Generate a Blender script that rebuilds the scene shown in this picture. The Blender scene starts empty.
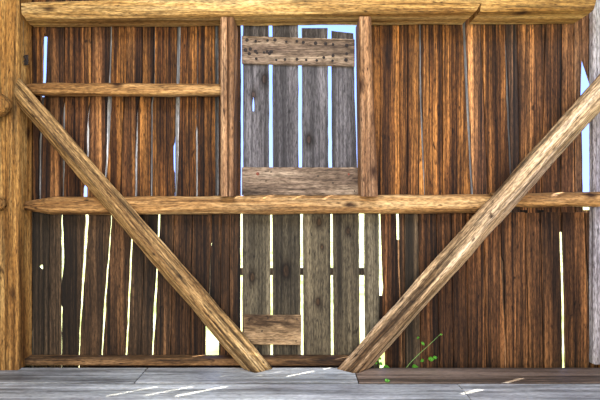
import bpy, bmesh, math, random
from mathutils import Vector, Matrix, Quaternion, noise as mnoise

rnd = random.Random(11)
C = bpy.context.scene.collection
scene = bpy.context.scene

# ------------------------------------------------------------------ camera
D, F, CZ = 3.0, 461.5, 1.0525
cam_d = bpy.data.cameras.new('camera'); cam = bpy.data.objects.new('camera', cam_d); C.objects.link(cam)
cam.location = (0, -D, CZ); cam.rotation_euler = (math.pi / 2, 0, 0)
cam_d.sensor_width = 36; cam_d.lens = 36 * F / 600; cam_d.clip_start = 0.05; cam_d.clip_end = 300
scene.camera = cam

def P(px, py, Y=0.0):
    """point at depth Y that the photograph shows at (px, py)"""
    k = (D + Y) / F
    return Vector(((px - 300) * k, Y, CZ - (py - 200) * k))

def lin(r, g, b):
    f = lambda c: (c / 255 / 12.92) if c / 255 <= 0.04045 else ((c / 255 + 0.055) / 1.055) ** 2.4
    return (f(r), f(g), f(b), 1)

# ------------------------------------------------------------------ helpers
def tag(o, label=None, cat=None, group=None, kind=None):
    if label: o['label'] = label
    if cat: o['category'] = cat
    if group: o['group'] = group
    if kind: o['kind'] = kind
    return o

def empty(name, loc=(0, 0, 0)):
    o = bpy.data.objects.new(name, None); C.objects.link(o); o.location = loc
    o.empty_display_size = 0.1
    return o

def obj(name, bm, mat, parent=None, smooth=False, loc=None):
    bmesh.ops.recalc_face_normals(bm, faces=bm.faces[:])
    me = bpy.data.meshes.new(name); bm.to_mesh(me); bm.free()
    for p in me.polygons: p.use_smooth = smooth
    o = bpy.data.objects.new(name, me); C.objects.link(o)
    me.materials.append(mat)
    if parent:
        o.parent = parent
        if loc is None:
            o.location = -parent.location
    if loc is not None: o.location = loc
    return o

def new_bm(tone=True):
    bm = bmesh.new()
    if tone:
        bm.loops.layers.float_color.new('tone'); bm.faces.layers.float.new('seed')
    return bm

def paint(bm, faces, tone, seed):
    tl = bm.loops.layers.float_color.get('tone'); sl = bm.faces.layers.float.get('seed')
    if tl is None: return
    for f in faces:
        f[sl] = seed
        for l in f.loops: l[tl] = (tone[0], tone[1], tone[2], 1)

def interp(poly, y, i):
    if y <= poly[0][0]: return poly[0][i]
    for a, b in zip(poly, poly[1:]):
        if a[0] <= y <= b[0]:
            t = (y - a[0]) / max(1e-6, b[0] - a[0]); return a[i] + (b[i] - a[i]) * t
    return poly[-1][i]

def plank(bm, L, R, top, bot, y0, y1, tone, li=2, ri=1, jit=0.25, slant=0.0, hole=None):
    """a board between polyline L (its column li) and R (its column ri); edges wander a little"""
    seed = rnd.uniform(0, 100)
    ys = [top, bot]
    for p in list(L) + list(R):
        if top < p[0] < bot: ys.append(p[0])
    n = max(3, int((bot - top) / 9))
    ys += [top + (bot - top) * i / n for i in range(1, n)]
    if hole: ys = [y for y in ys if not (hole[1] - hole[3] - 1 < y < hole[1] + hole[3] + 1)]
    if hole: ys += [hole[1] - hole[3], hole[1] + hole[3]]
    ys = sorted(set(round(y, 2) for y in ys))
    rows = []
    for y in ys:
        jl = jit * mnoise.noise((seed, y * 0.11, 1.0)) * 1.6
        jr = jit * mnoise.noise((seed, y * 0.11, 7.0)) * 1.6
        a = interp(L, y, li) + jl; b = interp(R, y, ri) + jr
        yy = y
        bow = 0.0012 * mnoise.noise((seed, y * 0.03, 3.0))
        dl = slant if y == ys[0] else 0
        pl = P(a, yy + dl, y0); pr = P(b, yy - dl, y0)
        rows.append((pl.x, pr.x, pl.z, pr.z, bow, y))
    ch = 0.0022
    faces = []
    rings = []
    for xl, xr, zl, zr, bow, y in rows:
        c = min(ch, (xr - xl) * 0.2)
        r = [(xl, y1, zl), (xl, y0 + c, zl), (xl + c, y0 + bow, zl), (xr - c, y0 + bow, zr), (xr, y0 + c, zr), (xr, y1, zr)]
        rings.append([bm.verts.new(v) for v in r])
    hr = None
    for k, (a, b) in enumerate(zip(rings, rings[1:])):
        ishole = hole and abs(rows[k][5] - (hole[1] - hole[3])) < 0.02
        for i in range(6):
            j = (i + 1) % 6
            if ishole and i in (2, 5): continue
            faces.append(bm.faces.new((a[i], a[j], b[j], b[i])))
        if ishole:
            hx = P(hole[0], 0, y0).x; z0 = a[2].co.z; z1 = b[2].co.z; hz = (z0 + z1) / 2
            rx = hole[2] * D / F; rz = (z0 - z1) / 2 * 0.86
            def loop(y):
                vs = []
                for q in range(8):
                    an = math.pi * (0.5 + q / 4 + 0.125 * 0)
                    w = 1 + 0.18 * math.sin(q * 2.3 + hole[0])
                    vs.append(bm.verts.new((hx + rx * w * math.cos(an), y, hz + rz * min(w, 1.1) * math.sin(an))))
                return vs
            f8, b8 = loop(y0), loop(y1)
            def ring_out(l, r, l2, r2, y):
                tm = bm.verts.new(((l.co.x + r.co.x) / 2, y, l.co.z)); bmid = bm.verts.new(((l2.co.x + r2.co.x) / 2, y, l2.co.z))
                lm = bm.verts.new(((l.co.x + l2.co.x) / 2, y, (l.co.z + l2.co.z) / 2)); rm = bm.verts.new(((r.co.x + r2.co.x) / 2, y, (r.co.z + r2.co.z) / 2))
                return [tm, l, lm, l2, bmid, r2, rm, r]
            fo = ring_out(a[2], a[3], b[2], b[3], y0)
            bo = ring_out(a[0], a[5], b[0], b[5], y1)
            for q in range(8):
                w = (q + 1) % 8
                faces.append(bm.faces.new((fo[q], fo[w], f8[w], f8[q])))
                faces.append(bm.faces.new((bo[q], bo[w], b8[w], b8[q])))
                faces.append(bm.faces.new((f8[q], f8[w], b8[w], b8[q])))
    faces.append(bm.faces.new(rings[0])); faces.append(bm.faces.new(rings[-1][::-1]))
    paint(bm, faces, tone, seed)
    return faces

def box(bm, x0, x1, y0, y1, z0, z1, tone=(0.5, 0, 0), seed=None):
    vs = [bm.verts.new(v) for v in ((x0, y0, z0), (x1, y0, z0), (x1, y1, z0), (x0, y1, z0), (x0, y0, z1), (x1, y0, z1), (x1, y1, z1), (x0, y1, z1))]
    fs = [bm.faces.new([vs[i] for i in q]) for q in ((0, 1, 2, 3), (4, 7, 6, 5), (0, 4, 5, 1), (1, 5, 6, 2), (2, 6, 7, 3), (3, 7, 4, 0))]
    paint(bm, fs, tone, rnd.uniform(0, 100) if seed is None else seed)
    return fs

def tube(bm, pts, r, n=8, r1=None):
    pts = [Vector(p) for p in pts]
    rings = []
    for i, p in enumerate(pts):
        t = (pts[min(i + 1, len(pts) - 1)] - pts[max(i - 1, 0)]).normalized()
        u = t.cross(Vector((0, 1, 0)) if abs(t.y) < 0.9 else Vector((1, 0, 0))).normalized(); v = t.cross(u)
        rr = r if r1 is None else r + (r1 - r) * i / (len(pts) - 1)
        rings.append([bm.verts.new(p + rr * (math.cos(2 * math.pi * k / n) * u + math.sin(2 * math.pi * k / n) * v)) for k in range(n)])
    for a, b in zip(rings, rings[1:]):
        for k in range(n): bm.faces.new((a[k], a[(k + 1) % n], b[(k + 1) % n], b[k]))
    bm.faces.new(rings[0][::-1]); bm.faces.new(rings[-1])

def section(hw, hh, ch, n=3):
    """outline of a hewn timber: a rectangle with eased corners, as (u, v)"""
    out = []
    for sx, sy, a0 in ((1, 1, 0), (-1, 1, 90), (-1, -1, 180), (1, -1, 270)):
        for k in range(n + 1):
            a = math.radians(a0 + 90 * k / n)
            out.append((sx * (hw - ch) + ch * math.cos(a), sy * (hh - ch) + ch * math.sin(a)))
    # add mid points on the long flats
    full = []
    for i, p in enumerate(out):
        q = out[(i + 1) % len(out)]
        full.append(p)
        if math.hypot(p[0] - q[0], p[1] - q[1]) > 0.02:
            for t in (0.33, 0.67): full.append((p[0] + (q[0] - p[0]) * t, p[1] + (q[1] - p[1]) * t))
    return full

def timber(name, A, B, hw, hh, ch, mat, roll=0.0, taper=None, jit=0.004, cutA=None, cutB=None, segs=34, bend=0.0, parent=None, freq=5.0):
    """a hewn timber from A to B; local x runs along it. taper(t) -> (scale_u, scale_v). cut = (point, normal) world plane of an end"""
    A, B = Vector(A), Vector(B); ax = (B - A).normalized(); ln = (B - A).length
    y = Vector((0, 1, 0)); y = (y - ax * y.dot(ax)).normalized(); z = ax.cross(y)
    M = Matrix((ax, y, z)).transposed()
    R = M @ Matrix.Rotation(roll, 3, 'X')
    sec = section(hw, hh, ch)
    seed = rnd.uniform(0, 50)
    bm = bmesh.new(); rings = []
    for i in range(segs + 1):
        t = i / segs
        su, sv = taper(t) if taper else (1, 1)
        ring = []
        for k, (u, v) in enumerate(sec):
            d = mnoise.noise((seed + t * ln * freq, u * 14, v * 14)) * jit + mnoise.noise((seed + 9 + t * ln * freq * 4, u * 40, v * 40)) * jit * 0.35
            nrm = Vector((u, v)).normalized()
            p = Vector((t * ln, u * su + nrm.x * d, v * sv + nrm.y * d + bend * math.sin(math.pi * t)))
            ring.append(p)
        rings.append(ring)
    lax = Vector((1, 0, 0)); Ri = R.transposed()
    for cut, ri in ((cutA, 0), (cutB, segs)):
        if cut:
            cp = Ri @ (Vector(cut[0]) - A); cn = Ri @ Vector(cut[1])
            for step in range(0, 6):
                idx = step if ri == 0 else segs - step
                for p in rings[idx]:
                    s = (cp - p).dot(cn) / lax.dot(cn)
                    if step == 0: p.x += s + (rnd.uniform(-1, 1) * 0.0012)
                    else:  # keep neighbouring rings inside the cut
                        lim = s - (0.012 * step if ri == 0 else -0.012 * step) * -1
                        if ri == 0 and s > -0.012 * step: p.x += s + 0.012 * step
                        if ri != 0 and s < 0.012 * step: p.x += s - 0.012 * step
    vr = [[bm.verts.new(p) for p in r] for r in rings]
    n = len(sec)
    for a, b in zip(vr, vr[1:]):
        for k in range(n): bm.faces.new((a[k], a[(k + 1) % n], b[(k + 1) % n], b[k]))
    bm.faces.new(vr[0][::-1]); bm.faces.new(vr[-1])
    bmesh.ops.recalc_face_normals(bm, faces=bm.faces[:])
    me = bpy.data.meshes.new(name); bm.to_mesh(me); bm.free()
    for p in me.polygons: p.use_smooth = len(p.vertices) == 4
    o = bpy.data.objects.new(name, me); C.objects.link(o); me.materials.append(mat)
    o.matrix_world = Matrix.Translation(A) @ R.to_4x4()
    return o

# ------------------------------------------------------------------ materials
def wood(name, dark, mid, light, axis='Z', tone=False, cross=34, along=1.6, rough=0.8, bump=0.5, streak=0.6, gray=(120, 118, 116), knots=(), seedv=0.0, red=(120, 50, 25), spots=0.0, bands=5.0, patch=0.3, check=0.35, fleck=1.0):
    m = bpy.data.materials.new(name); m.use_nodes = True
    nt = m.node_tree; N = nt.nodes; Lk = nt.links.new
    bsdf = N['Principled BSDF']; bsdf.inputs['Roughness'].default_value = rough; bsdf.inputs['Specular IOR Level'].default_value = 0.25
    tc = N.new('ShaderNodeTexCoord'); vec = tc.outputs['Object']
    def vmath(op, a, b):
        n = N.new('ShaderNodeVectorMath'); n.operation = op
        for i, x in enumerate((a, b)):
            if x is None: continue
            if hasattr(x, 'links'): Lk(x, n.inputs[i])
            else: n.inputs[i].default_value = x
        return n
    def fmath(op, a, b=None, clamp=False):
        n = N.new('ShaderNodeMath'); n.operation = op; n.use_clamp = clamp
        for i, x in enumerate((a, b)):
            if x is None: continue
            if hasattr(x, 'links'): Lk(x, n.inputs[i])
            else: n.inputs[i].default_value = x
        return n.outputs[0]
    def mixc(fac, a, b, mode='MIX'):
        n = N.new('ShaderNodeMix'); n.data_type = 'RGBA'; n.blend_type = mode
        for i, x in ((0, fac), (6, a), (7, b)):
            if hasattr(x, 'links'): Lk(x, n.inputs[i])
            else: n.inputs[i].default_value = x
        return n.outputs[2]
    base = vec
    if tone:
        at = N.new('ShaderNodeAttribute'); at.attribute_name = 'seed'
        cb = N.new('ShaderNodeCombineXYZ'); Lk(at.outputs['Fac'], cb.inputs[0]); Lk(at.outputs['Fac'], cb.inputs[1]); Lk(at.outputs['Fac'], cb.inputs[2])
        vec = vmath('ADD', vec, cb.outputs[0]).outputs[0]
    else:
        vec = vmath('ADD', vec, (seedv, seedv * 1.7, seedv * 0.6)).outputs[0]
    ai = 'XYZ'.index(axis)
    def sc(c, a):
        v = [c, c, c]; v[ai] = a; return tuple(v)
    # slow sideways wander of the grain
    wn = N.new('ShaderNodeTexNoise'); wn.inputs['Scale'].default_value = 1.0; wn.inputs['Detail'].default_value = 2
    Lk(vmath('MULTIPLY', vec, sc(5, 2.2)).outputs[0], wn.inputs['Vector'])
    wv = vmath('MULTIPLY', vmath('SUBTRACT', wn.outputs['Color'], (0.5, 0.5, 0.5)).outputs[0], sc(0.016, 0.0)).outputs[0]
    vec = vmath('ADD', vec, wv).outputs[0]
    def nz(c, a, detail=6, ro=0.6):
        n = N.new('ShaderNodeTexNoise'); n.inputs['Scale'].default_value = 1.0; n.inputs['Detail'].default_value = detail; n.inputs['Roughness'].default_value = ro
        Lk(vmath('MULTIPLY', vec, sc(c, a)).outputs[0], n.inputs['Vector']); return n.outputs['Fac']
    g1 = nz(cross, along, 7, 0.68); g2 = nz(cross * 0.36, along * 0.45, 4, 0.55); g3 = nz(cross * 2.3, along * 0.7, 3, 0.5)
    g = fmath('ADD', fmath('MULTIPLY', g1, 0.5), fmath('MULTIPLY', g2, 0.5))
    rp = N.new('ShaderNodeValToRGB'); Lk(g, rp.inputs[0])
    e = rp.color_ramp.elements; e[0].position = 0.40; e[0].color = lin(*dark); e[1].position = 0.61; e[1].color = lin(*light)
    k = e.new(0.5); k.color = lin(*mid)
    col = rp.outputs[0]
    st = N.new('ShaderNodeValToRGB'); Lk(g3, st.inputs[0]); st.color_ramp.elements[0].position = 0.37; st.color_ramp.elements[0].color = (1 - streak, 1 - streak, 1 - streak, 1); st.color_ramp.elements[1].position = 0.49
    col = mixc(1.0, col, st.outputs[0], 'MULTIPLY')
    # long thin drying checks along the grain
    def checks(c, a, width, deep):
        q = fmath('ABSOLUTE', fmath('SUBTRACT', nz(c, a, 3, 0.5), 0.5))
        r = N.new('ShaderNodeValToRGB'); Lk(q, r.inputs[0]); el = r.color_ramp.elements
        el[0].position = 0.0; el[0].color = (deep, deep, deep, 1); el[1].position = width; return r.outputs[0]
    col = mixc(1.0, col, checks(cross * 0.55, along * 0.3, 0.035, check), 'MULTIPLY')
    col = mixc(1.0, col, checks(cross * 1.25, along * 0.55, 0.05, check * 1.5), 'MULTIPLY')
    # pits and flecks
    gr = N.new('ShaderNodeValToRGB'); grit = nz(140, 26, 2, 0.6); Lk(grit, gr.inputs[0]); el = gr.color_ramp.elements
    el[0].position = 0.36; el[0].color = (.5, .47, .44, 1); el[1].position = 0.62; el[1].color = (1.22, 1.2, 1.18, 1)
    col = mixc(fleck, col, gr.outputs[0], 'MULTIPLY')
    pit = N.new('ShaderNodeValToRGB'); Lk(nz(55, 16, 2, 0.5), pit.inputs[0]); el = pit.color_ramp.elements
    el[0].position = 0.25; el[0].color = (.2, .17, .15, 1); el[1].position = 0.36
    col = mixc(fleck, col, pit.outputs[0], 'MULTIPLY')
    # broad darker patches, old water marks
    pn = nz(bands, 0.9, 3, 0.6)
    pr = N.new('ShaderNodeValToRGB'); Lk(pn, pr.inputs[0]); pr.color_ramp.elements[0].position = 0.38; pr.color_ramp.elements[0].color = (patch, patch * .97, patch, 1); pr.color_ramp.elements[1].position = 0.6
    col = mixc(1.0, col, pr.outputs[0], 'MULTIPLY')
    if spots:
        vo = N.new('ShaderNodeTexVoronoi'); vo.inputs['Scale'].default_value = 1.0
        Lk(vmath('MULTIPLY', vec, sc(spots, spots * 0.45)).outputs[0], vo.inputs['Vector'])
        vr = N.new('ShaderNodeValToRGB'); Lk(vo.outputs['Distance'], vr.inputs[0]); vr.color_ramp.elements[0].position = 0.05; vr.color_ramp.elements[0].color = (0.16, 0.12, 0.1, 1); vr.color_ramp.elements[1].position = 0.16
        col = mixc(1.0, col, vr.outputs[0], 'MULTIPLY')
    if tone:
        ta = N.new('ShaderNodeAttribute'); ta.attribute_name = 'tone'
        sp = N.new('ShaderNodeSeparateColor'); Lk(ta.outputs['Color'], sp.inputs[0])
        # grey weathering: the same grain in grey
        bw = N.new('ShaderNodeRGBToBW'); Lk(col, bw.inputs[0])
        gm = fmath('ADD', fmath('MULTIPLY', bw.outputs[0], 2.6), 0.05)
        gc = mixc(1.0, lin(*gray), gm, 'MULTIPLY')
        gcol = N.new('ShaderNodeVectorMath'); gcol.operation = 'SCALE'; Lk(gc, gcol.inputs[0]); gcol.inputs[3].default_value = 2.2
        col = mixc(sp.outputs[1], col, gcol.outputs[0])
        col = mixc(fmath('MULTIPLY', sp.outputs[2], 0.8), col, mixc(1.0, mixc(0.5, lin(*red), lin(*light)), fmath('MULTIPLY', bw.outputs[0], 9.0), 'MULTIPLY'))
        s = N.new('ShaderNodeVectorMath'); s.operation = 'SCALE'; Lk(col, s.inputs[0]); Lk(fmath('MULTIPLY', sp.outputs[0], 2.0), s.inputs[3])
        col = s.outputs[0]
    for (kx, kz, kr) in knots:
        dv = vmath('MULTIPLY', vmath('SUBTRACT', base, (kx, 0, kz)).outputs[0], (1, 0, 0.55)).outputs[0]
        ln = N.new('ShaderNodeVectorMath'); ln.operation = 'LENGTH'; Lk(dv, ln.inputs[0])
        dist = fmath('ADD', ln.outputs['Value'], fmath('MULTIPLY', fmath('SUBTRACT', g2, 0.5), kr * 0.8))
        kr_ = N.new('ShaderNodeValToRGB'); Lk(fmath('DIVIDE', dist, kr * 2.4), kr_.inputs[0])
        ee = kr_.color_ramp.elements; ee[0].position = 0.16; ee[0].color = (0.6, 0.42, 0.33, 1); ee[1].position = 1.0; ee[1].color = (1, 1, 1, 1)
        q = ee.new(0.3); q.color = (0.22, 0.19, 0.17, 1); q = ee.new(0.42); q.color = (0.5, 0.47, 0.45, 1); q = ee.new(0.6); q.color = (0.75, .73, .72, 1)
        col = mixc(1.0, col, kr_.outputs[0], 'MULTIPLY')
    Lk(col, bsdf.inputs['Base Color'])
    bp = N.new('ShaderNodeBump'); bp.inputs['Strength'].default_value = bump; bp.inputs['Distance'].default_value = 0.006
    Lk(fmath('ADD', fmath('ADD', g, fmath('MULTIPLY', grit, .4)), fmath('MULTIPLY', st.outputs[0], 0.25)), bp.inputs['Height']); Lk(bp.outputs[0], bsdf.inputs['Normal'])
    return m

def plain(name, rgb, rough=0.7, metal=0.0):
    m = bpy.data.materials.new(name); m.use_nodes = True
    N = m.node_tree.nodes; b = N['Principled BSDF']
    n = N.new('ShaderNodeTexNoise'); n.inputs['Scale'].default_value = 60; n.inputs['Detail'].default_value = 4
    r = N.new('ShaderNodeValToRGB'); c = lin(*rgb)
    r.color_ramp.elements[0].position = 0.3; r.color_ramp.elements[0].color = (c[0] * 0.6, c[1] * 0.6, c[2] * 0.6, 1)
    r.color_ramp.elements[1].position = 0.7; r.color_ramp.elements[1].color = (min(1, c[0] * 1.3), min(1, c[1] * 1.3), min(1, c[2] * 1.3), 1)
    tc = N.new('ShaderNodeTexCoord'); L = m.node_tree.links.new
    L(tc.outputs['Object'], n.inputs['Vector']); L(n.outputs['Fac'], r.inputs[0]); L(r.outputs[0], b.inputs['Base Color'])
    b.inputs['Roughness'].default_value = rough; b.inputs['Metallic'].default_value = metal
    return m

M_up = wood('old_brown_boards', (42, 22, 10), (116, 72, 34), (200, 138, 70), 'Z', True, cross=42, along=.6, streak=0.7, bands=9.0, red=(132, 66, 30))
M_low = wood('old_lower_boards', (40, 26, 16), (104, 70, 40), (172, 120, 70), 'Z', True, cross=40, along=.7, streak=0.65, bands=9.0, gray=(112, 98, 76), red=(128, 62, 30))
kn = [P(319, 222), P(318, 302), P(286, 271), P(252, 277), P(348, 231), P(322, 247)]
kr = [0.022, 0.02, 0.03, 0.022, 0.016, 0.012]
M_door_low = wood('grey_olive_door_boards', (70, 58, 40), (128, 112, 80), (176, 156, 114), 'Z', True, cross=30, along=.7, streak=0.4, check=.6, patch=.55, gray=(120, 112, 92), knots=[(p.x, p.z, r) for p, r in zip(kn, kr)])
kn2 = [P(309, 139), P(264, 78), P(253, 94)]
M_door_up = wood('grey_door_boards', (48, 46, 48), (98, 93, 95), (140, 134, 136), 'Z', True, cross=30, along=.7, streak=0.4, check=.6, patch=.55, gray=(110, 106, 108), knots=[(p.x, p.z, 0.022) for p in kn2])
M_cleat = wood('grey_tan_cleat', (84, 70, 58), (140, 120, 100), (186, 166, 140), 'X', False, cross=30, along=2.0, streak=0.3, spots=9, patch=.75, check=.75)
M_cleat2 = wood('tan_cleat', (92, 72, 50), (160, 132, 96), (200, 170, 128), 'X', False, cross=18, along=5.0, streak=0.3, spots=14, seedv=4, patch=.75, check=.75)
M_beam = wood('golden_beam', (150, 108, 54), (206, 164, 98), (238, 204, 140), 'X', False, cross=34, along=1.2, streak=0.4, spots=5.0, check=.6, bump=0.6, bands=2.5, patch=.6)
M_post = wood('golden_post', (124, 82, 36), (186, 136, 70), (226, 182, 110), 'Z', False, cross=34, along=1.4, streak=0.5, spots=5.0, check=.6, seedv=3, patch=.5)
M_jamb = wood('tan_jamb', (112, 76, 46), (178, 132, 90), (222, 178, 134), 'Z', False, cross=36, along=1.3, streak=0.45, spots=5.0, check=.6, seedv=8, patch=.5)
M_rail = wood('tan_rail', (124, 86, 44), (194, 148, 90), (232, 194, 134), 'X', False, cross=36, along=1.6, streak=0.4, spots=6.0, check=.6, seedv=5, patch=.6)
M_brace = wood('hewn_brace', (120, 88, 48), (214, 174, 112), (246, 220, 168), 'X', False, cross=30, along=1.1, streak=0.7, spots=3.5, seedv=6, bump=0.8, patch=.7, check=.5)
M_brace2 = wood('hewn_brace_pale', (124, 96, 62), (218, 184, 138), (248, 224, 188), 'X', False, cross=30, along=1.1, streak=0.65, spots=3.5, seedv=16, bump=0.8, patch=.7, check=.5)
M_pale = wood('flare_tinted_post', (120, 112, 112), (186, 182, 184), (222, 220, 224), 'Z', False, cross=34, along=1.2, streak=.4, patch=.7, check=.6, seedv=21)  # blue-white lens flare put into this wood colour
M_sill = wood('brown_sill', (80, 56, 32), (138, 104, 66), (180, 142, 98), 'X', False, cross=24, along=1.6, streak=0.4, seedv=9)
M_floor = wood('grey_floor_boards', (134, 136, 132), (204, 208, 204), (238, 241, 238), 'X', True, cross=30, along=1.2, streak=0.3, gray=(88, 70, 54), rough=0.5, bump=0.3, fleck=.55, check=.6, patch=.55, bands=3.0, red=(105, 80, 62))
M_nail = plain('rusty_nail', (36, 26, 22), 0.8)
M_bolt = plain('red_rust_bolt', (120, 56, 36), 0.7)
M_wire = plain('old_cord', (96, 78, 52), 0.9)
M_leaf = plain('green_leaf', (110, 190, 60), 0.6)
M_stem = plain('green_stem', (120, 160, 80), 0.6)

# ------------------------------------------------------------------ wall_back
wall = tag(empty('wall_back', (0, 0.02, 0)), 'plank barn wall with daylight showing through the gaps', 'wall', kind='structure')
UY0, UY1 = 0.020, 0.034
LY0, LY1 = 0.0, 0.018
TOP = -130
def const(x, a=TOP, b=400): return [(a, x, x), (b, x, x)]

# seams: (height in px, left lip, right lip); strips behind them: (top, bottom, left, right, tone)
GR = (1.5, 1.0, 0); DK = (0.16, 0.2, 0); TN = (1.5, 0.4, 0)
up_left = [
    const(14),
    [(TOP, 44, 44.4), (33, 44, 44.4), (37, 43.0, 47.2), (80, 42.3, 45.8), (100, 41.0, 43.8), (140, 38.6, 41.2), (195, 38.3, 40.7), (230, 38.3, 40.7)],
    [(TOP, 65, 65.6), (100, 64, 64.6), (113, 62.2, 64.8), (170, 62.0, 64.4), (195, 61.8, 63.2), (230, 61.5, 63)],
    [(TOP, 92, 92.6), (83, 91, 91.8), (120, 87, 88), (128, 86.2, 88.8), (160, 86.0, 88.5), (170, 86, 86.8), (183, 84.8, 86.6), (187, 83.2, 87), (208, 83, 87)],
    [(TOP, 111, 111.6), (40, 109.8, 111.6), (80, 108.2, 110.6), (100, 106.8, 111.6), (140, 106.2, 109.2), (178, 104.2, 106.6), (230, 104, 105)],
    [(TOP, 126.5, 127), (83, 125.5, 126.1), (120, 122.3, 123.6), (195, 120.3, 121.7), (230, 120, 121)],
    [(TOP, 143.5, 144.1), (83, 142, 142.6), (110, 137, 137.6), (148, 135.1, 137.5), (195, 134.6, 137), (230, 134.6, 136)],
    [(TOP, 155, 155.7), (83, 153.5, 154.6), (105, 150.8, 152.6), (195, 150.3, 152.1), (230, 150.3, 152)],
    [(TOP, 178, 178.6), (26, 177, 180.6), (83, 176, 179.4), (100, 175.4, 180), (142, 174.6, 178.6), (146, 173.2, 178.6), (169, 173.2, 178.2), (173, 174.5, 178), (195, 174.5, 176.7), (230, 174.5, 176.5)],
    [(TOP, 198, 198.5), (125, 196.4, 197.1), (132, 195.6, 197.7), (190, 195.8, 197.5), (230, 196, 197)],
    [(TOP, 214.3, 218), (208, 215.3, 218.7), (230, 215.3, 218.7)],
    const(240.7),
]
up_left_tone = [(0.42, 0, 0), (0.50, .1, 0), (0.55, .05, 0), (0.50, .1, 0), (0.62, 0, 0), (0.55, .05, 0), (0.5, 0, .05), (0.5, 0, .1), (0.52, 0, .12), (0.5, 0, .12), (0.42, .1, .1)]
up_right = [
    const(361.5),
    [(TOP, 379.5, 380.3), (230, 379.7, 380.5)],
    [(TOP, 398.5, 399.1), (176, 399.6, 400.2), (230, 400, 400.6)],
    [(TOP, 407, 407.6), (230, 407.4, 408)],
    [(TOP, 418.8, 420.2), (100, 419.8, 421.8), (150, 422, 424), (195, 424.5, 425.3), (230, 425, 425.8)],
    [(TOP, 442, 442.8), (230, 442.4, 443)],
    [(TOP, 461.5, 464.5), (25, 462.7, 466), (100, 466, 469), (150, 468.8, 471.2), (195, 471.2, 473.6), (230, 472.6, 474.6)],
    [(TOP, 478, 478.6), (20, 480.5, 481.2), (100, 483.5, 484.6), (195, 487.5, 488.6), (230, 489, 490)],
    [(TOP, 502, 502.6), (20, 504.5, 505.2), (100, 506.8, 509.4), (160, 509.3, 511.5), (195, 511, 512.2), (232, 513, 514)],
    [(TOP, 514.5, 515.2), (20, 516.5, 517.3), (232, 521, 521.8)],
    [(TOP, 546.5, 547.2), (20, 544.8, 545.8), (232, 540.5, 541.3)],
    [(TOP, 563, 563.8), (232, 560, 560.8)],
    [(TOP, 571.3, 572.2), (232, 575, 576)],
    [(TOP, 581.6, 582), (58, 582.2, 582.6), (64, 581.8, 584), (86, 581, 591.5), (98, 580.8, 591), (150, 582.4, 590.6), (232, 583.4, 592.5)],
    const(640),
]
up_right_tone = [(.42, 0, .3), (.62, 0, .25), (.42, .0, .3), (.68, .0, .1), (.6, .0, .2), (.58, .0, .25), (.74, .15, .1), (.52, .05, .4), (.62, .3, .1), (.56, .15, .35), (.58, .15, .35), (.52, .2, .3), (.5, .3, .2), (.6, .3, .1)]
bmu = new_bm()
for i in range(len(up_left) - 1):
    bot = 208 if i not in (9, 10) else 209
    plank(bmu, up_left[i], up_left[i + 1], TOP, bot, UY0, UY1, up_left_tone[i])
for i in range(len(up_right) - 1):
    bot = 210 if i < 8 else 232
    h = None
    if i == 1: h = (397.5, 178, 0.55, 1.2)
    plank(bmu, up_right[i], up_right[i + 1], TOP, bot, UY0, UY1, up_right_tone[i], hole=h)
for a, b in ((240.7, 281), (281.6, 322), (322.6, 361.5)): plank(bmu, const(a), const(b), TOP, 16, UY0, UY1, (.5, 0, .1))   # boards over the hatch
for a, b in ((-64, -38), (-37.6, -12), (-11.6, 13.8)): plank(bmu, const(a), const(b), TOP, 208, UY0, UY1, (.48, .05, 0))
# outer cover strips that close some seams from outside
def strip(bm, t, b, x0, x1, tone, y0, x2=None):
    d = 0 if x2 is None else x2
    plank(bm, [(t, x0, x0), (b, x0 + d, x0 + d)], [(t, x1, x1), (b, x1 + d, x1 + d)], t, b, y0, y0 + 0.014, tone)
US = UY1 + 0.001
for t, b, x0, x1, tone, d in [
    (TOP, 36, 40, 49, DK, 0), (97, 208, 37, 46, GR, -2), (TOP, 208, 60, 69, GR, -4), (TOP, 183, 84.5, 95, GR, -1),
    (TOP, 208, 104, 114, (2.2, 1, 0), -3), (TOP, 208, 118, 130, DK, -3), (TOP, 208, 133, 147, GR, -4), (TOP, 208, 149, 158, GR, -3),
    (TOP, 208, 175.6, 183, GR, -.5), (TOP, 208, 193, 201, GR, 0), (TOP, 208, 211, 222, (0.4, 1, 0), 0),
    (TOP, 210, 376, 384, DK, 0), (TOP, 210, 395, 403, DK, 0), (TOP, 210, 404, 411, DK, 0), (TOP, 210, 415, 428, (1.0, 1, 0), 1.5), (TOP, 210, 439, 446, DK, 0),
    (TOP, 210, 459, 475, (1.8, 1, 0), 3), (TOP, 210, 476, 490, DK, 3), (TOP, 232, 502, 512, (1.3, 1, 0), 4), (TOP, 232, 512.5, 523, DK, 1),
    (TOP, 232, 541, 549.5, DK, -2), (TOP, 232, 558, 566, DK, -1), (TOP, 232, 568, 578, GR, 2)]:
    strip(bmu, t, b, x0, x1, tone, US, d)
tag(obj('upper_planking', bmu, M_up, wall), 'upper boards of red brown wood with dark streaks')

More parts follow.
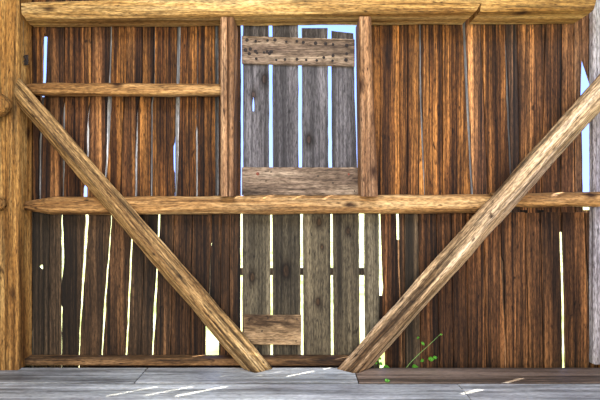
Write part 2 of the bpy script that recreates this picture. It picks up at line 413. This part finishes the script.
lo_left = [
    const(14, 205),
    [(205, 33, 33.5), (325, 32, 32.5), (332, 31.3, 32.9), (400, 31.3, 32.6)],
    [(205, 49, 49.5), (400, 48.5, 49)],
    [(205, 60, 62), (250, 60.2, 64.2), (262, 60.2, 64.2), (280, 60.3, 62.2), (286, 60.6, 61.3), (304, 60.4, 61.0), (308, 60, 62.6), (330, 60, 62), (352, 60, 61.8), (400, 60.3, 62.4)],
    [(205, 84, 87), (217, 84.3, 89.2), (255, 82.3, 86.2), (300, 79.8, 83), (330, 78.5, 80.6), (355, 77.6, 79.6), (400, 77.2, 79.8)],
    [(205, 111, 112.4), (255, 107.3, 109.7), (298, 103.4, 106.2), (310, 102.3, 106.3), (330, 101.8, 104.2), (357, 100.3, 102.7), (400, 100.2, 101.9)],
    [(205, 131.8, 134), (236, 130.2, 132.7), (300, 127.2, 130), (330, 126.2, 128.7), (360, 124.2, 126.7), (400, 124, 126)],
    [(205, 145, 145.5), (400, 139, 139.5)],
    [(205, 158, 160.8), (237, 156.8, 159.6), (270, 155.8, 158), (300, 153.3, 156.6), (320, 152.3, 156), (340, 151.8, 154.2), (358, 151.1, 152.9), (400, 151, 152.6)],
    [(205, 174.5, 175.1), (400, 168.3, 169)],
    [(205, 192.3, 193.1), (245, 191.7, 192.5), (400, 187.8, 188.4)],
    [(205, 211.5, 212.0), (243, 211, 211.4), (243.6, 210.8, 211.9), (245.2, 210.8, 211.9), (246, 211, 211.4), (270, 208.9, 210.6), (300, 208.4, 210), (322, 207, 208), (325, 205.3, 205.8), (400, 205.3, 206)],
    [(205, 221, 221.5), (318, 219.8, 220.3), (400, 219.8, 220.3)],
    [(205, 229.4, 230), (400, 229, 229.6)],
    const(240.2, 205),
]
LLK = .88  # light falloff at lower left put into these board tones
lo_left_tone = [(a * LLK, b, c) for a, b, c in [(.36, .75, 0), (.34, .8, 0), (.38, .7, 0), (.44, .55, 0), (.46, .45, 0), (.44, .3, .1), (.40, .5, 0), (.34, .5, 0), (.40, .35, .1), (.42, .2, .15), (.46, .15, .15), (.42, .2, .15), (.40, .2, .15), (.5, .25, .1)]]
lo_right = [
    [(205, 379.4, 380.2), (229, 379.9, 381.2), (262, 380.3, 382.2), (288, 381.4, 383.4), (296, 382, 382.6), (340, 383, 383.5), (349, 382.3, 385.2), (400, 382.3, 385.4)],
    [(205, 396.2, 399.2), (240, 396.8, 399.6), (262, 398.2, 400), (300, 399.4, 401.1), (330, 400.9, 402.9), (400, 401.3, 403.2)],
    [(205, 404, 404.6), (400, 405, 405.7)],
    [(205, 418, 418.6), (330, 419.8, 420.8), (400, 420.3, 421.8)],
    [(205, 436, 436.7), (400, 440, 440.9)],
    [(205, 451, 451.6), (400, 454, 454.6)],
    [(205, 465.5, 466.2), (400, 469, 470)],
    [(205, 483, 483.6), (400, 487.3, 488.3)],
    [(205, 500.4, 501), (255, 501, 501.8), (262, 501.3, 504.2), (300, 502.7, 504.7), (320, 504.2, 506.2), (400, 505.5, 508)],
    [(205, 524.4, 525.1), (400, 529.8, 530.6)],
    [(205, 540, 541), (400, 543.6, 544.6)],
    [(205, 558.3, 563), (232, 559.8, 563), (262, 560.7, 564), (300, 561.8, 565), (400, 563, 566)],
    [(205, 583.8, 585.2), (220, 584.2, 586.2), (250, 585.2, 587.2), (300, 588.2, 590.7), (340, 589.2, 591.3), (400, 587, 588.2)],
    [(205, 595.8, 598), (400, 596.8, 598.6)],
    const(640, 205),
]
lo_left = [[(y, (a + b) / 2 - (b - a) * .4, (a + b) / 2 + (b - a) * .4) for y, a, b in q] for q in lo_left]
lo_right_tone = [(.50, .0, .45), (.40, .25, .2), (.42, .8, 0), (.36, .05, .4), (.34, .0, .45), (.4, 0, .4), (.5, 0, .35), (.5, 0, .3), (.52, 0, .25), (.66, 0, .1), (.40, .1, .3), (.56, 0, .25), (.42, .1, .35), (.5, .0, .2)]
bml = new_bm()
for i in range(len(lo_left) - 1):
    h = (41, 267, 2.3, 3.0) if i == 1 else None
    plank(bml, lo_left[i], lo_left[i + 1], 205, 318 if i == 11 else 398, LY0, LY1, lo_left_tone[i], hole=h, jit=0.35)
for i in range(len(lo_right) - 1):
    plank(bml, lo_right[i], lo_right[i + 1], 212.6 + rnd.uniform(-0.5, 0.5), 398, LY0, LY1, lo_right_tone[i])
for a, b in ((-64, -38), (-37.6, -12), (-11.6, 13.8)): plank(bml, const(a), const(b), 205, 398, LY0, LY1, (.4, .4, 0))
LS = LY1 + 0.001
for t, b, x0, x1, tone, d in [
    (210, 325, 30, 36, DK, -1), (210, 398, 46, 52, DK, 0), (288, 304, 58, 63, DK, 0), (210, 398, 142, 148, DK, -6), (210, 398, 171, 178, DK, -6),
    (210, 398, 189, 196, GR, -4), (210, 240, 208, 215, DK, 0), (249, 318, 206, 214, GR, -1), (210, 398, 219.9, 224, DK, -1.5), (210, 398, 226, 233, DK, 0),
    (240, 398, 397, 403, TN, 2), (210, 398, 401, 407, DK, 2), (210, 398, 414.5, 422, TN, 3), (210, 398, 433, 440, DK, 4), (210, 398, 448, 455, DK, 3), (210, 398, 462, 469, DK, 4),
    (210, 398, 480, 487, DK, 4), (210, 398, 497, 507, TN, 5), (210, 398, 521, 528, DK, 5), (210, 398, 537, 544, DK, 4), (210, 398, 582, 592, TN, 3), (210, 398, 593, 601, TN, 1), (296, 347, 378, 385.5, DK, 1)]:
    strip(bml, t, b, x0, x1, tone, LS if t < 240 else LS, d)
tag(obj('lower_planking', bml, M_low, wall), 'lower boards, grey brown at left and red brown at right')

# ------------------------------------------------------------------ upper door
DY0, DY1 = 0.028, 0.035
door1 = tag(empty('door_1', P(300, 195, DY0)), 'grey plank hatch door above the middle rail, nailed cleat near its top', 'door', kind='structure')
ds = [
    [(10, 0, 242.9), (210, 0, 243.2)],
    [(10, 268.9, 272.4), (210, 269.2, 272.8)],
    [(10, 298.2, 301.6), (210, 298.6, 302.2)],
    [(10, 327.5, 331.2), (210, 328.8, 332.2)],
    [(10, 353, 0), (100, 355, 0), (210, 358.6, 0)],
]
bm = new_bm()
for i, (top, tn) in enumerate([(24.5, (.46, .8, 0)), (25, (.5, .8, 0)), (28, (.46, .85, 0)), (32, (.52, .85, 0))]):
    plank(bm, ds[i], ds[i + 1], top, 207, DY0, DY1, tn, jit=0.3, hole=(253.3, 105, 1.0, 9) if i == 0 else None, slant=-1.2 if i == 3 else 0)
obj('board_panel', bm, M_door_up, door1)
def cleat(name, x0, x1, t0, t1, b0, b1, mat, parent, Y, th=0.022):
    bm = bmesh.new(); rings = []
    n = 26
    for i in range(n + 1):
        t = i / n; px = x0 + (x1 - x0) * t
        a = P(px, t0 + (t1 - t0) * t + 0.35 * mnoise.noise((t * 14, x0, 1)), Y - th); b = P(px, b0 + (b1 - b0) * t + 0.35 * mnoise.noise((t * 14, x0, 5)), Y - th)
        x = a.x
        r = [(x, Y, a.z), (x, Y - th + .003, a.z), (x, Y - th, a.z - .003), (x, Y - th, b.z + .003), (x, Y - th + .003, b.z), (x, Y, b.z)]
        rings.append([bm.verts.new(v) for v in r])
    for a, b in zip(rings, rings[1:]):
        for k in range(6): bm.faces.new((a[k], a[(k + 1) % 6], b[(k + 1) % 6], b[k]))
    bm.faces.new(rings[0]); bm.faces.new(rings[-1][::-1])
    return obj(name, bm, mat, parent)
def studs(name, pts, r, Y, mat, parent):
    bm = bmesh.new()
    for px, py in pts:
        c = P(px, py, Y)
        rr = r * rnd.uniform(.75, 1.2)
        tube(bm, [c + Vector((0, .002, 0)), c + Vector((0, -.003, 0)), c + Vector((0, -.0045, 0))], rr, 9, rr * 0.8)
    o = obj(name, bm, mat, parent)
    o.location = Vector((0, 0, 0)) - parent.parent.location - parent.location if parent.parent else o.location
    return o
DC = DY0 - 0.0005
c1 = cleat('cleat', 241.8, 354.8, 35.8, 39.2, 63.2, 66.2, M_cleat, door1, DC)
top_nails = [(88, 160), (123, 165), (170, 162), (200, 160), (245, 167), (287, 165), (313, 170), (362, 173), (403, 175), (432, 178), (487, 182), (125, 235), (205, 240), (240, 238), (288, 237), (325, 240), (367, 242), (395, 230), (432, 222), (430, 243), (487, 215), (484, 240), (82, 200), (97, 215), (101, 196), (122, 205), (128, 212), (156, 210), (168, 206), (178, 213), (185, 207)]
n1 = studs('nail_heads', [(225 + x / 4, y / 4) for x, y in top_nails], 0.0115, DC - .022, M_nail, c1)
c2 = cleat('cleat', 241.8, 358.4, 167.2, 167.4, 195.4, 195.4, M_cleat, door1, DC, 0.026)
n2 = studs('bolt_heads', [(257.7, 173.8), (348.7, 174.2)], 0.010, DC - .026, M_bolt, c2)
n3 = studs('nail_heads', [(266, 181), (271, 172), (333, 183), (354.5, 191), (318, 176), (290, 179)], 0.005, DC - .026, M_nail, c2)

# ------------------------------------------------------------------ lower door
EY0, EY1 = 0.004, 0.012
door2 = tag(empty('door_2', P(300, 360, EY0)), 'grey plank door below the middle rail with a short low cleat', 'door', kind='structure')
es = [
    [(205, 0, 242.7), (300, 0, 242.3), (400, 0, 242.2)],
    [(205, 270.2, 272.4), (400, 270.6, 272.7)],
    [(205, 300.2, 302.7), (400, 301.2, 303.6)],
    [(205, 330.3, 332.7), (400, 331.3, 333.7)],
    [(205, 358.8, 364), (300, 359.6, 364.6), (400, 360.4, 365.4)],
    [(205, 379.0, 0), (400, 379.4, 0)],
]
bm = new_bm()
for i, (bot, tn) in enumerate([(364, (.28, .65, 0)), (364, (.30, .6, 0)), (364, (.33, .5, 0)), (364, (.36, .5, 0)), (398, (.36, .7, 0))]):
    plank(bm, es[i], es[i + 1], 205, bot, EY0, EY1, tn, jit=0.3)
obj('board_panel', bm, M_door_low, door2)
c3 = cleat('cleat', 243.6, 301.2, 315.2, 315.6, 344.6, 345.2, M_cleat2, door2, EY0 - .0005, 0.02)
n4 = studs('nail_heads', [(249, 320), (268, 318), (285, 319), (297, 319), (262, 331), (250, 341), (271, 340), (296, 341)], 0.0045, EY0 - .0205, M_nail, c3)
bm = new_bm(); k0 = P(238, 268, .02); k1 = P(368, 275, .02); box(bm, k0.x, k1.x, EY1 + .0005, EY1 + .02, k1.z, k0.z, (.4, .8, 0))
obj('outer_cleat', bm, M_low, door2)

# ------------------------------------------------------------------ timbers
def lerp(a, b, t): return a + (b - a) * t
# top beam, deeper towards its right end; built along x from its left end
def top_beam():
    A = P(20, 12, -.15); A.y = 0
    bm = bmesh.new(); rings = []
    x0, x1 = -1.728, 1.775; n = 60
    for i in range(n + 1):
        t = i / n; x = lerp(x0, x1, t)
        fy = lerp(-.150, -.236, min(1, t * 1.05)); zb = lerp(2.177, 2.198, t); zt = lerp(2.277, 2.325, t); zc = zb + lerp(.0, .004, t)
        e = 0.03 if i == 0 else (0.012 if i == 1 else 0)
        sec = [(0.0, zt), (-.05, zt), (fy + .012, zt), (fy + .003, zt - .005), (fy, zt - .018), (fy + .001, lerp(zt, zb, .5)), (fy + .003, zb + .046), (fy + .012, zb + .028), (fy + .020, zb + .012), (fy + .032, zb + .003), (fy + .06, zb), (-.05, zb), (0.0, zb)]
        ring = []
        for k, (y, z) in enumerate(sec):
            d = mnoise.noise((x * 3, k * .5, 2.2)) * .004 + mnoise.noise((x * 11, k * .9, 5.2)) * .002
            cy, cz = (y + .06) * (1 - e), z
            yy = y + (d if 2 <= k <= 9 else 0); zz = z + (d if k >= 7 else 0)
            if e and 2 <= k <= 9: yy += e * .3
            ring.append(Vector((x + (0.012 if (i == 0 and k in (8, 9, 10)) else 0), min(yy, 0.0), zz)))
        rings.append(ring)
    vr = [[bm.verts.new(p) for p in r] for r in rings]; m = len(vr[0])
    for a, b in zip(vr, vr[1:]):
        for k in range(m): bm.faces.new((a[k], a[(k + 1) % m], b[(k + 1) % m], b[k]))
    bm.faces.new(vr[0][::-1]); bm.faces.new(vr[-1])
    o = obj('top_beam', bm, M_beam, smooth=False)
    for p in o.data.polygons:
        if len(p.vertices) > 4: p.use_smooth = False
    # the V notch sawn across its underside
    cb = bmesh.new()
    pr = []
    for y, xa, xb in ((-.30, 1.062, 1.088), (.02, 1.040, 1.098)):
        pr.append([cb.verts.new(v) for v in ((xa, y, 2.17), (xb, y, 2.17), (xb + .004, y, 2.236), (xa + .028, y, 2.228))])
    for k in range(4): cb.faces.new((pr[0][k], pr[0][(k + 1) % 4], pr[1][(k + 1) % 4], pr[1][k]))
    cb.faces.new(pr[0][::-1]); cb.faces.new(pr[1])
    cut = obj('notch_cutter', cb, M_beam)
    md = o.modifiers.new('notch', 'BOOLEAN'); md.operation = 'DIFFERENCE'; md.object = cut; md.solver = 'EXACT'
    bpy.context.view_layer.update()
    me = bpy.data.meshes.new_from_object(o.evaluated_get(bpy.context.evaluated_depsgraph_get()))
    o.modifiers.clear(); o.data = me
    cm = cut.data; bpy.data.objects.remove(cut); bpy.data.meshes.remove(cm)
    return o
beam = tag(top_beam(), 'long golden hewn beam across the top of the plank wall, notched underneath at right', 'beam', kind='thing')

# left corner post
bm = bmesh.new()
zt = 3.2
def post_mesh(bm, xa, xb, ya, yb, z0, z1, groove=None, jit=.004, seed=1.0):
    n = 40; rings = []
    for i in range(n + 1):
        z = lerp(z0, z1, i / n)
        pts = [(xb, yb), (xb, (ya + yb) / 2), (xb, ya + .012), (xb - .004, ya + .003), (xb - .014, ya)]
        if groove: pts += [(groove + .006, ya), (groove, ya + .014), (groove - .006, ya)]
        pts += [(xa + .012, ya), (xa, ya + .012), (xa, yb)]
        ring = []
        for k, (x, y) in enumerate(pts):
            d = mnoise.noise((z * 3, k * .6, seed)) * jit
            ring.append(bm.verts.new((x + (d if 0 < k else 0), y + (d if 0 < k < len(pts) - 1 else 0), z)))
        rings.append(ring)
    m = len(rings[0])
    for a, b in zip(rings, rings[1:]):
        for k in range(m): bm.faces.new((a[k], a[(k + 1) % m], b[(k + 1) % m], b[k]))
    bm.faces.new(rings[0][::-1]); bm.faces.new(rings[-1])
post_mesh(bm, -1.95, -1.742, -.15, -.001, 0.001, zt, groove=P(5.5, 0, -.15).x)
tag(obj('corner_post', bm, M_post), 'thick golden upright post at the left end of the wall', 'post', 'corner posts', 'thing')
bm = bmesh.new()
xr = P(594, 0, -.05).x
post_mesh(bm, xr, xr + .2, -.05, -.001, 0.001, zt, jit=.002, seed=5)
tag(obj('corner_post', bm, M_pale), 'upright post, flare painted into its pale colour, cut by the right edge of the photo, beside a bright gap', 'post', 'corner posts', 'thing')

# door jambs
bm = bmesh.new()
xl0, xl1 = P(220.5, 0, -.15).x, P(234, 0, -.15).x
z_r = P(0, 196.5, -.10).z
post_mesh(bm, xl0, xl1, -.158, .0195, z_r, P(0, 17, -.158).z, groove=P(228, 0, -.15).x, jit=.0025, seed=8)
tag(obj('door_jamb', bm, M_jamb), 'narrow brown jamb with a split down its face, left of the hatch door', 'jamb', 'door jambs', 'thing')
bm = bmesh.new()
ztop = P(0, 16.5, -.165).z
n = 30; rings = []
for i in range(n + 1):
    t = i / n; py = lerp(16.5, 196.5, t)
    xa = P(lerp(359.3, 361.6, t), 0, -.165).x; xb = P(lerp(371.3, 378.3, t ** 1.2), 0, -.165).x; z = P(0, py, -.165).z
    z = lerp(ztop, z_r, t); d = .002 * mnoise.noise((z * 5, 1, 1)); d2 = .002 * mnoise.noise((z * 5, 4, 1))
    rings.append([bm.verts.new(v) for v in ((xa, .0195, z), (xa + d, -.155, z), (xa + .008 + d, -.165, z), (xb - .008 + d2, -.165, z), (xb + d2, -.155, z), (xb, .0195, z))])
for a, b in zip(rings, rings[1:]):
    for k in range(6): bm.faces.new((a[k], a[(k + 1) % 6], b[(k + 1) % 6], b[k]))
bm.faces.new(rings[0]); bm.faces.new(rings[-1][::-1])
tag(obj('door_jamb', bm, M_jamb), 'tan jamb widening downwards, right of the hatch door', 'jamb', 'door jambs', 'thing')

# upper left rail
A = P(24.5, 90, -.06); B = P(220.3, 90.3, -.06); B.x = xl0 - .001; A.x = -1.7395
o = timber('wall_rail', A, B, .045, .039, .022, M_rail, taper=lambda t: (lerp(.85, 1, min(1, t * 8)), lerp(.8, 1, min(1, t * 8)) * (1 - .12 * t)), jit=.005, segs=40)
tag(o, 'short horizontal rail at upper left between the corner post and door jamb', 'rail', 'horizontal wall rails', 'thing')
# middle rail
A = P(14.5, 206, -.062); B = P(489, 203.6, -.05)
A.x = -1.741
o = timber('wall_rail', A, B, .047, .058, .046, M_rail, taper=lambda t: (lerp(.6, 1, min(1, t * 16)), lerp(.45, 1, min(1, t * 16)) * lerp(1, 1.05, t)), jit=.006, segs=70, freq=4)
tag(o, 'long horizontal rail crossing the whole wall below the hatch door', 'rail', 'horizontal wall rails', 'thing')
A = P(490, 200.2, -.05); B = P(593, 199.6, -.05); B.x = P(594, 0, -.05).x + 0.02; B.y = -.105; A.y = -.06
o = timber('wall_rail', A, B, .05, .046, .04, M_rail, jit=.008, segs=26, freq=9)
tag(o, 'knotty short rail right of the right diagonal brace', 'rail', 'horizontal wall rails', 'thing')

# sill
A = P(28, 360, -.043); B = P(352, 360, -.043)
A.z = B.z = .027; A.x = -1.741
o = timber('sill_timber', A, B, .042, .0215, .006, M_sill, jit=.0022, segs=50)
tag(o, 'low flat sill timber along the foot of the wall between the braces', 'sill', kind='thing')

# braces
zp = ((0, 0, 0.001), (0, 0, 1))
A = P(259, 370, -.115); B = P(27, 101.5, -.13)
o = timber('diagonal_brace', A, B, .058, .056, .018, M_brace, roll=math.radians(40), taper=lambda t: (lerp(1.03, .84, t),) * 2, jit=.008, cutA=zp, cutB=((-1.741, 0, 0), (1, 0, 0)), segs=60, freq=4)
tag(o, 'hewn diagonal brace rising from the floor to the left corner post', 'brace', 'diagonal braces', 'thing')
A = P(352, 370, -.115); B = P(600, 93, -.16) ; B = A + (B - A) * 1.06
o = timber('diagonal_brace', A, B, .06, .058, .018, M_brace2, roll=math.radians(-42), taper=lambda t: (lerp(1.0, 1.02, t),) * 2, jit=.008, cutA=zp, segs=60, freq=4)
tag(o, 'pale hewn diagonal brace rising from the floor towards the upper right', 'brace', 'diagonal braces', 'thing')

# pole stubs on the left post
def dome(t0):
    return lambda t: (math.sqrt(max(.02, 1 - max(0, (t - t0) / (1 - t0)) ** 2)),) * 2
A = P(-40, 105, -.235); B = P(10.5, 105, -.235)
tag(timber('round_pole', A, B, .08, .08, .075, M_post, taper=dome(.6), jit=.005, segs=24), 'thick rounded pole end against the left post, level with the brace top', 'pole', 'pole ends at the left post', 'thing')
A = P(-40, 204, -.196); B = P(5, 204, -.196)
tag(timber('round_pole', A, B, .044, .044, .04, M_post, taper=dome(.8), jit=.004, segs=24), 'thinner pole end against the left post, level with the long rail', 'pole', 'pole ends at the left post', 'thing')

# cord hanging by the left post
hc = tag(empty('hanging_cord', P(24, 19, -.1)), 'thin frayed cord with a knotted lump hanging beside the left post', 'cord', kind='thing')
bm = bmesh.new()
tube(bm, [P(23.8 + .5 * math.sin(y * .15), y, -.1) for y in range(21, 60, 3)], .0022, 6)
obj('cord_strand', bm, M_wire, hc, smooth=True)
bm = bmesh.new()
for s in range(5):
    a = rnd.uniform(0, 6.28)
    tube(bm, [P(26.2 + 3.0 * math.sin(a + q * (1.1 + s * .3)) * (.5 + .1 * s), 60 + 5 * math.cos(a * 2 + q * .9), -.1 + .012 * math.sin(q * 1.3 + s)) for q in range(9)], .003, 6)
obj('knot', bm, M_nail, hc, smooth=True)

# ------------------------------------------------------------------ floor
bm = new_bm()
FE = -.1
seam = -.346
xj = -.955
fb = [(FE, seam + .008, [(-2.3, xj - .004, (.40, .0, .0)), (xj + .004, .335, (.54, 0, 0)), (.341, 2.3, (.33, .85, 0))])]
y = seam - .007
k = 0
while y > -6:
    w = rnd.uniform(.2, .26)
    fb.append((y, y - w + .006, [(-2.3, rnd.uniform(-1.4, 1.2) if k else .9, (.52, 0, 0)), (None, 2.3, (.5, 0, 0.05))])); y -= w; k += 1
for ya, yb, segs in fb:
    last = None
    for xa, xb, tn in segs:
        if xa is None: xa = last + .004
        last = xb
        nx = max(2, int((xb - xa) / .08)); seed = rnd.uniform(0, 100); fs = []
        rows = []
        for i in range(nx + 1):
            x = lerp(xa, xb, i / nx)
            d = .0025 * mnoise.noise((x * 2.5, ya * 9, 1)); e = .0025 * mnoise.noise((x * 3, yb * 9, 4))
            rows.append([bm.verts.new(v) for v in ((x, ya, -.04), (x, ya + d, -.003), (x, ya - .004 + d, 0 - 0.0006), (x, lerp(ya, yb, .5), 0), (x, yb + .004 + e, -0.0006), (x, yb + e, -.003), (x, yb, -.04))])
        for a, b in zip(rows, rows[1:]):
            for q in range(7): fs.append(bm.faces.new((a[q], a[(q + 1) % 7], b[(q + 1) % 7], b[q])))
        fs.append(bm.faces.new(rows[0])); fs.append(bm.faces.new(rows[-1][::-1]))
        paint(bm, fs, tn, seed)
tag(obj('floor', bm, M_floor), 'worn grey board floor running along the wall', 'floor', kind='structure')
# dark underside below the floor; second box added to block light under the sill
bm = new_bm(); box(bm, -2.3, 2.3, -6, -.12, -.12, -.045, DK); box(bm, P(88, 0, 0).x, P(372, 0, 0).x, -.097, -.002, -.12, -.006, DK)
tag(obj('floor_underlay', bm, M_low), 'dark sub floor under the boards, with a light block added below the sill', 'floor', kind='structure')

# ------------------------------------------------------------------ rest of the room
def board_wall(name, pts_x, fixed, axis, z0, z1, label):
    bm = new_bm(); a, b = pts_x; p = a
    while p < b - .05:
        w = min(rnd.uniform(.17, .24), b - p)
        tn = (rnd.uniform(.4, .6), rnd.uniform(0, .2), rnd.uniform(0, .2))
        if axis == 'y': box(bm, fixed, fixed + .03, p, p + w - .002, z0, z1, tn)
        else: box(bm, p, p + w - .002, fixed, fixed + .03, z0, z1, tn)
        p += w
    return tag(obj(name, bm, M_up), label, 'wall', kind='structure')
board_wall('wall_left', (-6, .1), -2.33, 'y', -.3, 3.25, 'brown board side wall on the left')
bm = new_bm()
for ya, yb, za, zb in ((-6, -1.6, -.3, 3.25), (-.35, .1, -.3, 3.25), (-1.6, -.35, -.3, 1.1), (-1.6, -.35, 2.9, 3.25)):  # boards leave an unseen opening, added so sky light tints the right end
    p = ya
    while p < yb - .02:
        w = min(rnd.uniform(.17, .24), yb - p); box(bm, 2.30, 2.33, p, p + w - .002, za, zb, (rnd.uniform(.4, .6), rnd.uniform(0, .2), 0)); p += w
tag(obj('wall_right', bm, M_up), 'brown board side wall, its opening added to let sky light in', 'wall', kind='structure')
# rear wall, its wide opening added for the fill lamp
bm = new_bm()
for x0, x1, z0, z1 in ((-2.3, -1.9, -.1, 3.25), (1.9, 2.3, -.1, 3.25), (-1.9, 1.9, -.1, .3), (-1.9, 1.9, 2.9, 3.25)):
    box(bm, x0, x1, -6.03, -6, z0, z1, (.5, 0, 0))
tag(obj('wall_rear', bm, M_up), 'unseen rear barn wall with a wide opening added for fill light', 'wall', kind='structure')
bm = new_bm()
HX, HY0, HY1 = 1.2, -3.1, -1.7     # roof opening added for the overhead fill lamp
for x0, x1, y0, y1 in ((-2.33, -HX, -6.03, .1), (HX, 2.33, -6.03, .1), (-HX, HX, -6.03, HY0), (-HX, HX, HY1, .1)):
    box(bm, x0, x1, y0, y1, 3.25, 3.28, (.5, 0, 0))
tag(obj('ceiling', bm, M_up), 'board roof above, its opening added for overhead fill light', 'ceiling', kind='structure')

# ------------------------------------------------------------------ weeds
def leaf_bm(base, d, ln, w, droop=.2):
    bm = bmesh.new(); base = Vector(base); d = Vector(d).normalized(); s = d.cross(Vector((0, -1, .35))).normalized(); nrm = s.cross(d)
    prof = [(0, .05), (.2, .7), (.45, 1), (.7, .75), (.9, .3), (1, .03)]
    rows = []
    for t, q in prof:
        c = base + d * ln * t - Vector((0, 0, droop * ln * t * t))
        rows.append([bm.verts.new(c - s * w * q + nrm * w * .25 * q), bm.verts.new(c), bm.verts.new(c + s * w * q + nrm * w * .25 * q)])
    for a, b in zip(rows, rows[1:]):
        for k in (0, 1): bm.faces.new((a[k], a[k + 1], b[k + 1], b[k]))
    r = bmesh.ops.solidify(bm, geom=bm.faces[:], thickness=.0008)
    return bm
def weed(base, stem_px, leaves, label, Y=-.07, r=.0026):
    e = tag(empty('weed_sprig', base), label, 'weed', 'weeds at the foot of the wall', 'thing')
    bm = bmesh.new(); tube(bm, [P(x, y, Y) for x, y in stem_px], r, 6, r * .5); obj('stem', bm, M_stem, e, smooth=True)
    for px, py, dx, dz, ln in leaves:
        obj('leaf', leaf_bm(P(px, py, Y - .003), (dx, -.3, dz), ln * 1.3, ln * .5), M_leaf, e, smooth=True)
    return e
weed(P(405, 369, -.07), [(404.5, 372), (406, 368), (411, 362), (419, 354), (428, 346), (440, 334.5)],
     [(418.2, 338.8, -.2, 1, .018), (421, 342, .8, -.5, .02), (428, 359, .8, .2, .03), (433, 358, .9, .5, .024), (412, 367.5, .5, .3, .035), (424, 360, -1, 0, .02), (440, 334.5, .9, .3, .013)],
     'thin green weed leaning right out of the gap at the wall foot')
weed(P(379, 369, -.07), [(379, 372), (379.5, 364), (378.5, 359), (378, 356)],
     [(378.5, 360, -.9, .3, .018), (378.5, 359, .9, .6, .018), (379, 363, .9, -.1, .02), (383, 367.5, 1, .15, .036), (377.5, 362.5, -.8, -.2, .014)],
     'small leafy green weed beside the right brace foot')
bm = leaf_bm(P(384.5, 382, -.33) + Vector((0, 0, 0)), (1, -.35, .0), .032, .011, droop=0)
o = obj('fallen_leaf', bm, M_leaf, smooth=True)
zmin = min((v.co.z for v in o.data.vertices)); o.location.z = -zmin + .0008
tag(o, 'small green leaf lying at the floor board seam', 'leaf', kind='thing')

# ------------------------------------------------------------------ outdoors
g = bpy.data.materials.new('sunny_meadow'); g.use_nodes = True
N = g.node_tree.nodes; L = g.node_tree.links.new
n = N.new('ShaderNodeTexNoise'); n.inputs['Scale'].default_value = 1.7; n.inputs['Detail'].default_value = 8
r = N.new('ShaderNodeValToRGB'); r.color_ramp.elements[0].position = .35; r.color_ramp.elements[0].color = (.22, .30, .06, 1); r.color_ramp.elements[1].position = .65; r.color_ramp.elements[1].color = (.55, .50, .24, 1)
tc = N.new('ShaderNodeTexCoord'); L(tc.outputs['Object'], n.inputs['Vector']); L(n.outputs['Fac'], r.inputs[0]); L(r.outputs[0], N['Principled BSDF'].inputs['Base Color'])
N['Principled BSDF'].inputs['Roughness'].default_value = .95
bm = bmesh.new()
vs = [bm.verts.new(v) for v in ((-80, -40, -.7), (80, -40, -.7), (80, 140, -.7), (-80, 140, -.7))]; bm.faces.new(vs)
tag(obj('ground', bm, g), 'sunlit meadow outside the barn', 'ground', kind='structure')

w = bpy.data.worlds.new('sky'); scene.world = w; w.use_nodes = True
N = w.node_tree.nodes; L = w.node_tree.links.new
bg = N['Background']
tc = N.new('ShaderNodeTexCoord'); sx = N.new('ShaderNodeSeparateXYZ'); L(tc.outputs['Generated'], sx.inputs[0])
r = N.new('ShaderNodeValToRGB'); L(sx.outputs[2], r.inputs[0])
r.color_ramp.elements[0].position = 0.0; r.color_ramp.elements[0].color = (.35, .48, 1, 1); r.color_ramp.elements[1].position = .5; r.color_ramp.elements[1].color = (.22, .40, 1, 1)
L(r.outputs[0], bg.inputs['Color']); bg.inputs['Strength'].default_value = 2.3

def light(name, kind, loc, rot, energy, color, **kw):
    d = bpy.data.lights.new(name, kind); d.energy = energy; d.color = color
    for k, v in kw.items(): setattr(d, k, v)
    o = bpy.data.objects.new(name, d); C.objects.link(o); o.location = loc; o.rotation_euler = rot
    return o
az, el = math.radians(62), math.radians(59)
dirv = Vector((-math.sin(az) * math.cos(el), -math.cos(az) * math.cos(el), -math.sin(el)))
s = light('sun', 'SUN', (6, 5, 6), (0, 0, 0), 22, (1, .93, .8), angle=math.radians(.6))
s.rotation_euler = dirv.to_track_quat('-Z', 'Y').to_euler()
light('rear_fill', 'AREA', (0, -5.95, 1.6), (math.radians(90), 0, 0), 340, (1, .90, .74), shape='RECTANGLE', size=3.8, size_y=2.6)  # fill lamp added behind the camera to light the interior
light('overhead_fill', 'AREA', (0, -2.4, 3.24), (0, 0, 0), 150, (.82, .9, 1), shape='RECTANGLE', size=2.4, size_y=1.4)  # added lamp overhead, brightens the floor and timber tops

vs = scene.view_settings
vs.view_transform = 'Standard'; vs.look = 'None'; vs.gamma = 1; vs.exposure = 0.0; vs.use_curve_mapping = False
scene.cycles.use_denoising = True
scene.cycles.max_bounces = 8
scene.cycles.sample_clamp_indirect = 6
